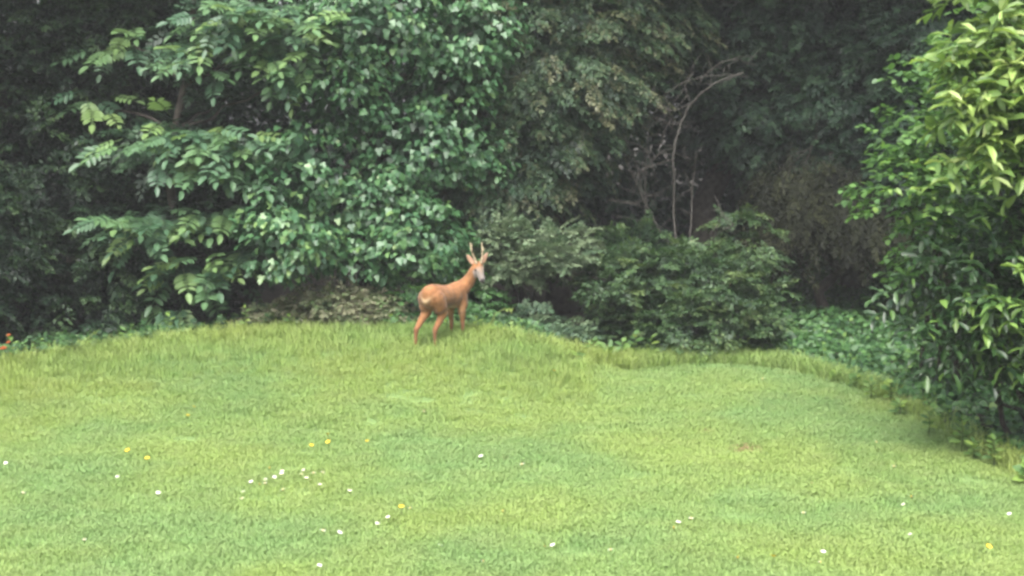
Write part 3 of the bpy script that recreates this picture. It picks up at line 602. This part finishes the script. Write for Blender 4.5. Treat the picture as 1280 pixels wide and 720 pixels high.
x = rng.uniform(-8.5, 2.2, n); y = edge_y(x) + .02 + rng.random(n) ** 1.6 * 2.2
hgt = .03 + .2 * rng.random(n) * (.55 + .45 * np.sin(x * 4.3 + 1) * np.sin(y * 3)) * sstep(-.1, .35, y - edge_y(x))
P = np.stack([x, y, gh(x, y) + hgt], -1)
a.leaves(OVAL, P, rv(n) * [1, 1, .4] - np.array([0, .5, 0]), UP + rv(n, .4) + np.array([0, -.3, 0]), rng.uniform(.05, .10, n), np.clip(rng.normal(.4, .25, n), 0, 1))
o = a.build('undergrowth', M['cover']); tag(o, 'low leafy undergrowth along the foot of the trees behind the crest', 'undergrowth', kind='stuff')

# ------------------------------------------------------------------ single plants along the lawn edge
def weed_meshes(tmpl, mat):
    me = np_mesh('leaf', *tmpl); me.materials.append(M[mat]); return me
W_OVAL = weed_meshes(OVAL, 'weed'); W_ROUND = weed_meshes(ROUND, 'weed'); W_DARK = weed_meshes(ROUND, 'weed_dark'); W_LONG = weed_meshes(LONG, 'weed'); W_OR = weed_meshes(ROUND, 'orange')
ST = {}
def stem_mesh(h):
    k = round(h * 20)
    if k not in ST:
        a = Acc(); a.tube([(0, 0, -.03), (.01, 0, k / 40), (.0, .01, k / 20)], [.006, .005, .003], 4); ST[k] = a.mesh('stem'); ST[k].materials.append(M['stem'])
    return ST[k]
def weed(name, p, h, me, nleaf, ls, label, cat='plant', group=None, lean=0.6):
    h *= 1.25; ls *= 1.2
    t = empty(name, p); tag(t, label, cat, group)
    s = bpy.data.objects.new('stem', stem_mesh(h)); COL.objects.link(s); s.parent = t
    for i in range(nleaf):
        f = .25 + .75 * (i + 1) / nleaf; an = i * 2.4 + rng.uniform(0, .8)
        d = np.array([math.cos(an), math.sin(an) - .15, lean - .9 * (1 - f)])
        place(me, t, np.array(p) + np.array([0, 0, h * f]), d, UP * 1.1 - np.array([0, .5, 0]) + rng.normal(0, .2, 3), ls * rng.uniform(.7, 1.2) * (1.15 - .4 * f))
    return t
ORD = ['first', 'second', 'third', 'fourth', 'fifth', 'sixth', 'seventh', 'eighth', 'ninth', 'tenth', 'eleventh', 'twelfth', 'thirteenth', 'fourteenth', 'fifteenth', 'sixteenth', 'seventeenth', 'eighteenth']
# along the foot of the dark evergreen and the compound-leaved tree
for i, (x, dy, h, kind) in enumerate([(30, 2, .2, 1), (58, 0, .28, 0), (82, 3, .16, 1), (118, 0, .2, 1), (146, 2, .22, 1), (172, 0, .2, 0), (196, 1, .26, 1), (222, 0, .3, 0), (250, 2, .2, 1), (280, 0, .24, 1), (308, 0, .32, 0), (334, 2, .2, 1)]):
    g_ = gpt(*(lambda e: (e[0], float(edge_y(e[0])) + .02 + .05 * (i % 3)))(at(x, 440, 17.5)))
    weed('edge_plant', g_, h, (W_OVAL, W_DARK)[kind], 8, .11 if kind else .10, ('broad dark-leaved' if kind else 'light green leafy') + ' weed, %s along the lawn edge counted from the left end' % ORD[i], group='weeds along the left lawn edge')
for i, (x, h, k) in enumerate([(365, .2, 0), (398, .22, 1), (455, .18, 0), (492, .2, 0), (560, .16, 0), (598, .2, 0), (622, .16, 0)]):
    g_ = gpt(*(lambda e: (e[0], float(edge_y(e[0])) + .03 + .04 * (i % 2)))(at(x, 420, 17.7)))
    weed('edge_plant', g_, h, (W_OVAL, W_ROUND)[k], 8, .10, 'leafy weed under the ivy by the deer, %s of them from the left' % ORD[i], group='weeds by the deer')
for i, (x, h, k) in enumerate([(738, .2, 0), (775, .22, 1), (792, .28, 1), (812, .24, 0), (835, .3, 1), (858, .26, 0), (880, .22, 1), (905, .2, 0), (935, .2, 0)]):
    g_ = gpt(*(lambda e: (e[0], float(edge_y(e[0])) + .06 + .05 * (i % 3)))(at(x, 450, 17.6)))
    weed('edge_plant', g_, h, (W_OVAL, W_ROUND)[k], 9, .11, 'bright leafy weed before the dark bushes, %s of them from the left' % ORD[i], group='weeds before the dark bushes')
for i, (x, y, h, k) in enumerate([(1040, 474, .16, 1), (1070, 482, .2, 1), (1092, 496, .22, 0), (1112, 506, .25, 1), (1128, 518, .22, 0), (1146, 526, .26, 1), (1160, 540, .24, 0), (1176, 544, .26, 1), (1192, 556, .24, 0), (1206, 560, .26, 0),
                                  (1220, 572, .24, 0), (1236, 574, .26, 1), (1248, 586, .24, 0), (1262, 588, .26, 0), (1276, 600, .24, 1)]):
    g_ = on_ground(x + rng.normal(0, 5), y + rng.uniform(-16, 12)); weed('edge_plant', g_, h * rng.uniform(.5, 1.0), (W_OVAL, W_ROUND)[k], 12, .095, 'leafy weed at the foot of the laurel, %s of them from the left' % ORD[i], group='weeds at the foot of the laurel')
# broad pale leaves and an upright leaf right of the crest
weed('dock_plant', on_ground(722, 456), .10, W_ROUND, 5, .17, 'dock plant with broad pale leaves at the right foot of the crest', lean=.25)
weed('dock_plant', on_ground(762, 456), .12, W_LONG, 4, .22, 'dock plant with one tall upright leaf before the dark bushes', lean=1.6)
weed('dock_plant', on_ground(1068, 462), .12, W_ROUND, 5, .16, 'dock plant with round bluish leaves beside the bare soil', lean=.3)
weed('rust_leaved_plant', gpt(*(on_ground(6, 462)[:2] + [0, .1])), .30, W_OR, 4, .085, 'plant with rust orange leaves at the left edge of the picture', lean=.3)

# arching grass stalks
def stalk(pts, Y, label):
    P = np.array([at(x, y, Y) for x, y in pts]); P[0] = on_ground(*pts[0]); P[0, 1] = Y; P[0, 2] = float(gh(P[0, 0], Y)) - .02
    a = Acc(); a.tube(P, np.linspace(.006, .003, len(P)), 4)
    n_ = 14; q = P[-1] + (P[-2] - P[-1]) * rng.random((n_, 1)); a.leaves(NEEDLE, q, np.array([[.7, 0, .3]]) + rv(n_, .4), UP + rv(n_, .4), .05, rng.random(n_))
    o = a.build('grass_stalk', M['tallgrass']); tag(o, label, 'grass stalk')
stalk([(80, 478), (86, 460), (95, 440), (106, 424), (122, 414)], 16.9, 'tall arching grass stalk in front of the dark evergreen')
stalk([(612, 425), (613, 405), (619, 392), (629, 387), (640, 388)], 17.6, 'thin grass stalk bending over right of the deer front legs')

# bare soil patches in the lawn
lbl = ['largest reddish patch of bare soil in the lawn right of centre', 'small speck of bare soil left of the largest patch', 'thin bare soil scrape just above the largest patch', 'tiny bare soil spot in the middle of the lawn', 'brown soil and leaf litter at the back edge of the lawn']
for (c, w), l in zip(SOIL_W, lbl):
    bm = bmesh.new(); n_ = 26
    for i in range(70):
        r_ = math.sqrt(rng.random()) * w; th = rng.uniform(0, 6.28)
        x_, y_ = c[0] + r_ * math.cos(th), c[1] + r_ * math.sin(th) * 1.15; s = rng.uniform(.012, .036) * (1.15 - r_ / w * .6)
        mm_ = Matrix.Translation((x_, y_, float(gh(x_, y_)) + .004)) @ Matrix.Rotation(rng.uniform(0, 6), 4, 'Z') @ Matrix.Diagonal((s * 1.6, s * 1.2, s * .7, 1))
        bmesh.ops.create_icosphere(bm, subdivisions=1, radius=1, matrix=mm_)
    for v in bm.verts: v.co += Vector(rng.normal(0, .003, 3))
    me = bpy.data.meshes.new('soil_patch'); bm.to_mesh(me); bm.free()
    o = link_mesh('soil_patch', me, M['soil']); tag(o, l, kind='structure')

# flowers
def daisy_mesh():
    a = Acc()
    th = np.arange(12) * math.pi / 6; n_ = 12
    X = np.stack([np.cos(th), np.sin(th), np.full(n_, .15)], -1)
    a.leaves(OVAL, X * .003 + UP * .05, X, np.tile(UP, (n_, 1)), .016, np.ones(n_)); nf = len(np.vstack(a.F))
    a.tube([(0, 0, .046), (0, 0, .055)], [.006, .004], 6); nf2 = len(np.vstack(a.F))
    a.tube([(0, 0, -.01), (0, 0, .048)], [.0015, .0015], 3)
    me = a.mesh('daisy'); me.materials.append(M['white']); me.materials.append(M['yellow']); me.materials.append(M['stem'])
    mi = np.zeros(len(me.polygons), np.int32); mi[nf:nf2] = 1; mi[nf2:] = 2; me.polygons.foreach_set('material_index', mi); return me
def cup_mesh():
    a = Acc(); th = np.arange(5) * 2 * math.pi / 5
    X = np.stack([np.cos(th), np.sin(th), np.full(5, .7)], -1)
    a.leaves(ROUND, X * .002 + UP * .08, X, UP - X * .5, .022, np.ones(5)); nf = len(np.vstack(a.F))
    a.tube([(0, 0, -.01), (.004, 0, .04), (0, 0, .081)], [.002, .0016, .0014], 3)
    me = a.mesh('buttercup'); me.materials.append(M['yellow']); me.materials.append(M['stem'])
    mi = np.zeros(len(me.polygons), np.int32); mi[nf:] = 1; me.polygons.foreach_set('material_index', mi); return me
DA, BU = daisy_mesh(), cup_mesh()
def flower(me, px, py, label, group, s=1.0):
    p = on_ground(px + rng.normal(0, 5), py + 2 + rng.normal(0, 3.5)) if me is DA else on_ground(px, py + 2); s *= .95 if me is DA else 1.0; o = bpy.data.objects.new(me.name, me); COL.objects.link(o); o.location = p
    o.rotation_euler = (rng.normal(.25, .15), rng.normal(0, .15), rng.uniform(0, 6)); o.scale = (s,) * 3; tag(o, label, me.name, group)
for i, q in enumerate(sorted([(325, 607), (333, 602), (345, 600), (351, 604), (354, 599), (375, 597), (381, 601), (395, 605), (399, 600), (402, 609), (308, 615), (316, 610), (305, 630), (338, 592), (360, 618), (388, 596), (336, 606), (398, 594)])):
    flower(DA, *q, 'white daisy in the dense drift left of centre, %s from the left' % ORD[i], 'daisies in the drift left of centre', rng.uniform(.8, 1.15))
for i, q in enumerate(sorted([(147, 596), (190, 625), (6, 581), (26, 623), (101, 681), (470, 658), (482, 661), (545, 684), (601, 704), (516, 636), (441, 616), (402, 668), (418, 674), (392, 712)])):
    flower(DA, *q, 'white daisy alone in the left half of the lawn, %s from the left' % ORD[i], 'single daisies in the left half', rng.uniform(.8, 1.2))
for i, q in enumerate(sorted([(686, 691), (626, 641), (655, 516), (532, 518), (600, 576), (648, 581), (836, 656), (846, 660), (864, 655), (920, 710), (1020, 700), (1010, 652), (955, 480), (775, 700), (690, 690)])):
    flower(DA, *q, 'white daisy scattered over mid lawn, %s from the left' % ORD[i], 'scattered daisies in the middle', rng.uniform(.8, 1.2))
for i, q in enumerate(sorted([(1135, 633), (1142, 629), (1132, 671), (1258, 645), (1092, 560), (1118, 590), (1160, 612), (1030, 712), (1012, 612)])):
    flower(DA, *q, 'white daisy on the shaded right of the lawn, %s from the left' % ORD[i], 'daisies in the shaded right side', rng.uniform(.8, 1.2))
for q, l in [((165, 572), 'upper yellow buttercup of two at far left of the lawn'), ((187, 584), 'lower yellow buttercup of two at far left of the lawn'), ((233, 530), 'lower yellow buttercup of the close pair near the left back of lawn'), ((238, 518), 'upper yellow buttercup of the close pair near the left back of lawn'),
             ((412, 554), 'top yellow buttercup of the three above the daisy drift'), ((413, 562), 'middle yellow buttercup of the three above the daisy drift'), ((388, 568), 'leftmost yellow buttercup of the three above the daisy drift'), ((460, 563), 'single yellow buttercup right of the three above the daisy drift'),
             ((503, 647), 'single yellow buttercup below the centre of the lawn'), ((690, 472), 'yellow buttercup on the slope right of the deer'), ((966, 712), 'yellow buttercup at the bottom edge right of centre'), ((1229, 695), 'yellow buttercup in the bottom right corner')]:
    flower(BU, *q, l, 'buttercups in the lawn', 1.15)

# ------------------------------------------------------------------ roe deer
hp = on_ground(541, 435); HX, HY = .57, .822
def L2W(f, r, z): return Vector((f * HX + r * HY, f * HY - r * HX, z))
bm = bmesh.new()
def loft(rings, nseg=18):
    """rings: (centre, axis_a, axis_b) -> closed tube with rounded ends"""
    prev = None; first = None
    for c, a_, b_ in rings:
        vs = [bm.verts.new(c + a_ * math.cos(2 * math.pi * j / nseg) + b_ * math.sin(2 * math.pi * j / nseg)) for j in range(nseg)]
        if prev:
            for j in range(nseg): bm.faces.new((prev[j], prev[(j + 1) % nseg], vs[(j + 1) % nseg], vs[j]))
        else: first = vs
        prev = vs
    bm.faces.new(list(reversed(first))); bm.faces.new(prev)
def chain(pts, nseg=14):
    """pts: (point, radius[, squash]) limb with round ends"""
    P = [Vector(p[0]) for p in pts]; Rr = [p[1] for p in pts]; rings = []
    n_ = len(P)
    # resample smoothly
    Q, S = [], []
    for i in range(n_ - 1):
        for u in (0, .25, .5, .75):
            w = u * u * (3 - 2 * u); Q.append(P[i].lerp(P[i + 1], u)); S.append(Rr[i] * (1 - w) + Rr[i + 1] * w)
    Q.append(P[-1]); S.append(Rr[-1])
    d0 = (Q[1] - Q[0]).normalized(); d1 = (Q[-1] - Q[-2]).normalized()
    Q = [Q[0] - d0 * S[0] * .85, Q[0] - d0 * S[0] * .5] + Q + [Q[-1] + d1 * S[-1] * .5, Q[-1] + d1 * S[-1] * .85]
    S = [S[0] * .4, S[0] * .84] + S + [S[-1] * .84, S[-1] * .4]
    up = None
    for i, (q, s) in enumerate(zip(Q, S)):
        d = (Q[min(i + 1, len(Q) - 1)] - Q[max(i - 1, 0)]).normalized()
        a_ = d.cross(Vector((.3, -.5, .81))).normalized() if abs(d.z) < .95 else d.cross(Vector((0, 1, .1))).normalized()
        if up and a_.dot(up) < 0: a_ = -a_
        up = a_; b_ = d.cross(a_); rings.append((q, a_ * s, b_ * s))
    loft(rings, nseg)
fw = L2W(1, 0, 0); rt_ = L2W(0, 1, 0); uz = Vector((0, 0, 1))
tor = [(-.155, .615, .025, .035), (-.145, .615, .06, .075), (-.115, .615, .098, .118), (-.06, .612, .122, .142), (0, .612, .13, .15), (.09, .605, .128, .147), (.19, .592, .122, .138), (.29, .583, .122, .138), (.38, .582, .124, .15), (.46, .59, .116, .158), (.53, .605, .102, .148), (.59, .62, .082, .12), (.63, .63, .056, .085), (.655, .635, .025, .04)]
loft([(L2W(f, 0, z), rt_ * ry, uz * rz) for f, z, ry, rz in tor], 24)
def limb(l): chain([(L2W(f, r, z), rad) for f, r, z, rad in l])
limb([(-.02, .06, .60, .11), (.04, .075, .49, .098), (.085, .085, .42, .066), (.03, .087, .335, .041), (-.06, .083, .235, .031), (-.062, .08, .14, .021), (-.048, .08, .055, .021), (-.028, .08, .012, .019)])
limb([(-.03, -.06, .60, .108), (-.015, -.075, .49, .092), (-.005, -.085, .42, .064), (-.10, -.09, .335, .041), (-.195, -.093, .235, .031), (-.205, -.095, .14, .021), (-.205, -.095, .055, .021), (-.185, -.095, .012, .019)])
limb([(.49, .045, .60, .085), (.495, .07, .49, .072), (.475, .076, .40, .05), (.49, .075, .27, .030), (.495, .073, .15, .019), (.50, .073, .055, .020), (.52, .073, .012, .018)])
limb([(.48, -.045, .60, .085), (.48, -.07, .49, .072), (.45, -.078, .40, .046), (.465, -.075, .27, .029), (.465, -.073, .15, .019), (.465, -.073, .055, .020), (.485, -.073, .012, .018)])
limb([(.42, 0, .60, .115), (.53, .03, .655, .105), (.59, .08, .735, .083), (.622, .12, .81, .070), (.642, .15, .88, .065), (.652, .168, .915, .058)])       # neck
#                                   # tail nub
# head
pol = L2W(.66, .178, .915); hd = Vector((.36, -.60, -.72)).normalized(); hu = (uz - hd * uz.dot(hd)).normalized(); hs = hd.cross(hu).normalized()
HEAD = [(-.062, .012, .02, .02), (-.05, .008, .042, .042), (-.02, .0, .058, .058), (.02, -.004, .060, .060), (.055, -.010, .054, .056), (.09, -.014, .042, .047), (.125, -.016, .034, .039), (.16, -.018, .030, .034), (.19, -.018, .028, .030), (.207, -.018, .020, .021), (.214, -.018, .008, .01)]
loft([(pol + hd * l * 1.06 + hu * u, hs * w * 1.2, hu * h_ * 1.15) for l, u, w, h_ in HEAD], 20)
def ear(base, tip, wide_dir):
    d = (tip - base); n_ = 9; rings = []
    nor = d.normalized().cross(wide_dir).normalized(); wd = nor.cross(d.normalized()).normalized()
    for i in range(n_):
        u = i / (n_ - 1); w = .033 * (math.sin(math.pi * (.16 + .80 * u)) ** .8) + .002
        rings.append((base.lerp(tip, u) + nor * .006 * math.sin(math.pi * u), wd * w, nor * .010))
    loft(rings, 12)
e1, e2 = pol - hd * .02 + hu * .025 - hs * .045, pol - hd * .02 + hu * .025 + hs * .045
if e1.x > e2.x: e1, e2 = e2, e1; hs = -hs
EAR_T1 = e1 + Vector((-.095, .02, .125)); EAR_T2 = e2 + Vector((.08, .05, .14))
ear(e1, EAR_T1, Vector((.75, .1, .6))); ear(e2, EAR_T2, Vector((.8, .2, -.35)))
me0 = bpy.data.meshes.new('deer_raw'); bm.normal_update(); bmesh.ops.recalc_face_normals(bm, faces=bm.faces); bm.to_mesh(me0); bm.free()
tmp = bpy.data.objects.new('deer_raw', me0); COL.objects.link(tmp)
md = tmp.modifiers.new('r', 'REMESH'); md.mode = 'VOXEL'; md.voxel_size = .0075
md = tmp.modifiers.new('s', 'SMOOTH'); md.factor = .5; md.iterations = 5
dg = bpy.context.evaluated_depsgraph_get(); dme = bpy.data.meshes.new_from_object(tmp.evaluated_get(dg)); dme.name = 'body'
bpy.data.objects.remove(tmp)
from mathutils import noise as mn
nv = len(dme.vertices); V = np.empty(nv * 3, np.float32); dme.vertices.foreach_get('co', V); V = V.reshape(-1, 3).astype(float)
V += nrm(V * [1, 1, .2] + 1e-6) * np.array([mn.noise(Vector((v[0] * 55, v[1] * 55, v[2] * 38))) for v in V])[:, None] * .0035
dme.vertices.foreach_set('co', V.astype(np.float32).ravel())
f_ = V[:, 0] * HX + V[:, 1] * HY; r_ = V[:, 0] * HY - V[:, 1] * HX; z_ = V[:, 2]
col = np.tile(np.array([.178, .080, .030]), (nv, 1))
fn = np.array([mn.noise(Vector((v[0] * 14, v[1] * 14, v[2] * 9))) + .6 * mn.noise(Vector((v[0] * 45, v[1] * 45, v[2] * 20))) for v in V])
col = col * (1 + .38 * fn)[:, None]
def blend(mask, c):
    global col
    mask = np.clip(mask, 0, 1)[:, None]; col = col * (1 - mask) + np.array(c) * mask
blend(sstep(.52, .44, z_) * sstep(.05, .14, f_) * sstep(.5, .4, f_) * .7, (.42, .24, .12))        # paler belly
blend(sstep(.40, .22, z_) * .6, (.15, .062, .028))                                                  # duller lower legs
blend(sstep(.035, .02, z_), (.03, .025, .02))                                                      # hooves
blend(np.exp(-((z_ - .70) / .05) ** 2) * .25, (.30, .12, .05))                                     # darker back line
rp = np.array(L2W(-.165, .01, .60)); d2 = ((f_ + .15) / .05) ** 2 + ((r_ - .01) / .062) ** 2 + ((z_ - .572 - 3 * np.abs(r_ - .01) ** 1.6) / .024) ** 2
blend(np.exp(-d2) * .75, (.62, .46, .28))                                                   # pale rump crescent
hv = V - np.array(pol); lh = hv @ np.array(hd); uh = hv @ np.array(hu); sh = hv @ np.array(hs); inh = (np.linalg.norm(hv - np.outer(np.clip(lh, -.06, .21), np.array(hd)), axis=1) < .085) & (lh > -.03)
blend(inh * sstep(.015, .07, lh) * .95, (.17, .15, .135))                                           # grey face
blend(inh * sstep(.03, .06, lh) * sstep(.15, .12, lh) * sstep(.02, .045, uh) * .35, (.30, .18, .10))
blend(inh * sstep(.14, .165, lh) * sstep(-.02, -.035, uh), (.4, .385, .37))                        # white chin
blend(inh * sstep(.178, .192, lh) * sstep(-.035, -.02, uh), (.025, .022, .022))                    # black nose
for e, tp in ((e1, EAR_T1), (e2, EAR_T2)):
    ax_ = np.array(tp - e); tt = ((V - np.array(e)) @ ax_) / (ax_ @ ax_); dd = np.linalg.norm(V - np.array(e) - tt[:, None] * ax_, axis=1)
    on = (tt > .15) & (tt < 1.1) & (dd < .045); blend(on * .55, (.42, .27, .20)); blend(on * sstep(.022, .034, dd) * .6, (.10, .06, .045)); blend(on * sstep(.85, 1, tt) * .6, (.12, .07, .05))
at_ = dme.color_attributes.new('fur', 'FLOAT_COLOR', 'POINT'); at_.data.foreach_set('color', np.hstack([col, np.ones((nv, 1))]).astype(np.float32).ravel())
dme.polygons.foreach_set('use_smooth', np.ones(len(dme.polygons), bool))
m, nt = new_mat('deer_fur'); N = nt.nodes; Lk = nt.links
out = N.new('ShaderNodeOutputMaterial'); p = N.new('ShaderNodeBsdfPrincipled'); a = N.new('ShaderNodeAttribute'); a.attribute_name = 'fur'
tc = N.new('ShaderNodeTexCoord'); nz = N.new('ShaderNodeTexNoise'); nz.inputs['Scale'].default_value = 60; nz.inputs['Detail'].default_value = 5; Lk.new(tc.outputs['Object'], nz.inputs['Vector'])
nz2 = N.new('ShaderNodeTexNoise'); nz2.inputs['Scale'].default_value = 9; nz2.inputs['Detail'].default_value = 4; Lk.new(tc.outputs['Object'], nz2.inputs['Vector'])
mr = N.new('ShaderNodeMapRange'); mr.inputs['From Min'].default_value = .3; mr.inputs['From Max'].default_value = .7; mr.inputs['To Min'].default_value = .7; mr.inputs['To Max'].default_value = 1.25
Lk.new(nz2.outputs['Fac'], mr.inputs['Value']); hs_ = N.new('ShaderNodeHueSaturation'); Lk.new(mr.outputs[0], hs_.inputs['Value']); Lk.new(a.outputs['Color'], hs_.inputs['Color']); Lk.new(hs_.outputs[0], p.inputs['Base Color'])
bp = N.new('ShaderNodeBump'); bp.inputs['Strength'].default_value = .5; bp.inputs['Distance'].default_value = .006; Lk.new(nz.outputs['Fac'], bp.inputs['Height']); Lk.new(bp.outputs[0], p.inputs['Normal'])
p.inputs['Roughness'].default_value = .75; p.inputs['Specular IOR Level'].default_value = .2; p.inputs['Sheen Weight'].default_value = .15
Lk.new(p.outputs[0], out.inputs['Surface'])
deer = empty('roe_deer', Vector(hp)); tag(deer, 'russet roe buck with short antlers looking back from the lawn crest', 'deer')
body = bpy.data.objects.new('body', dme); COL.objects.link(body); dme.materials.append(m); body.parent = deer
M['antler'] = rough_mat('antler_horn', (.17, .125, .08), (.46, .38, .26), 30, .6, .3); M['eye'] = rough_mat('eye_black', (.008, .006, .005), (.015, .01, .008), 5, .1, 0)
def antler(b_, pts, tines):
    a = Acc(); P = [np.array(b_)] + [np.array(b_) + np.array(q) for q in pts]
    tt = np.linspace(0, len(P) - 1, 14); Q = np.stack([np.interp(tt, np.arange(len(P)), np.array(P)[:, k]) for k in range(3)], -1)
    a.tube(Q, np.interp(np.linspace(0, 1, 14), [0, .06, .12, .6, 1], [.02, .019, .014, .012, .004]), 7)
    for s, e in tines:
        s0 = Q[s]; a.tube([s0, s0 + np.array(e) * .5, s0 + np.array(e)], [.009, .007, .003], 6)
    o = a.build('antler', M['antler'], None, True); o.parent = deer
b1 = pol - hd * .012 + hu * .048 - hs * .026; b2 = pol - hd * .012 + hu * .048 + hs * .026
antler(b1, [(-.035, -.005, .085), (-.064, -.01, .165), (-.08, .0, .26)], [(7, (-.005, -.06, .06)), (10, (.012, .055, .04))])
antler(b2, [(.02, .0, .085), (.026, -.005, .165), (.014, .01, .26)], [(7, (.03, -.055, .06)), (10, (-.01, .055, .04))])
for s in (-1, 1):
    em = bmesh.new(); bmesh.ops.create_uvsphere(em, u_segments=12, v_segments=8, radius=.014, matrix=Matrix.Translation(pol + hd * .055 + hu * .016 + hs * s * .056))
    me = bpy.data.meshes.new('eye'); em.to_mesh(me); em.free(); o = bpy.data.objects.new('eye', me); COL.objects.link(o); me.materials.append(M['eye']); o.parent = deer

# ------------------------------------------------------------------ thin scattering volume, added to stand in for glare on a window pane
hz = bmesh.new(); bmesh.ops.create_cube(hz, size=1, matrix=Matrix.Translation((0, 30, 5)) @ Matrix.Diagonal((190, 190, 16, 1)))
me = bpy.data.meshes.new('veil'); hz.to_mesh(me); hz.free(); o = bpy.data.objects.new('veil', me); COL.objects.link(o)
m, nt = new_mat('veil'); out = nt.nodes.new('ShaderNodeOutputMaterial'); pv = nt.nodes.new('ShaderNodeVolumePrincipled')
pv.inputs['Density'].default_value = 0.0011; pv.inputs['Color'].default_value = (.93, .95, .97, 1); nt.links.new(pv.outputs[0], out.inputs['Volume'])
me.materials.append(m); tag(o, 'thin pale haze added over the garden in place of window glare', 'veil', kind='stuff')
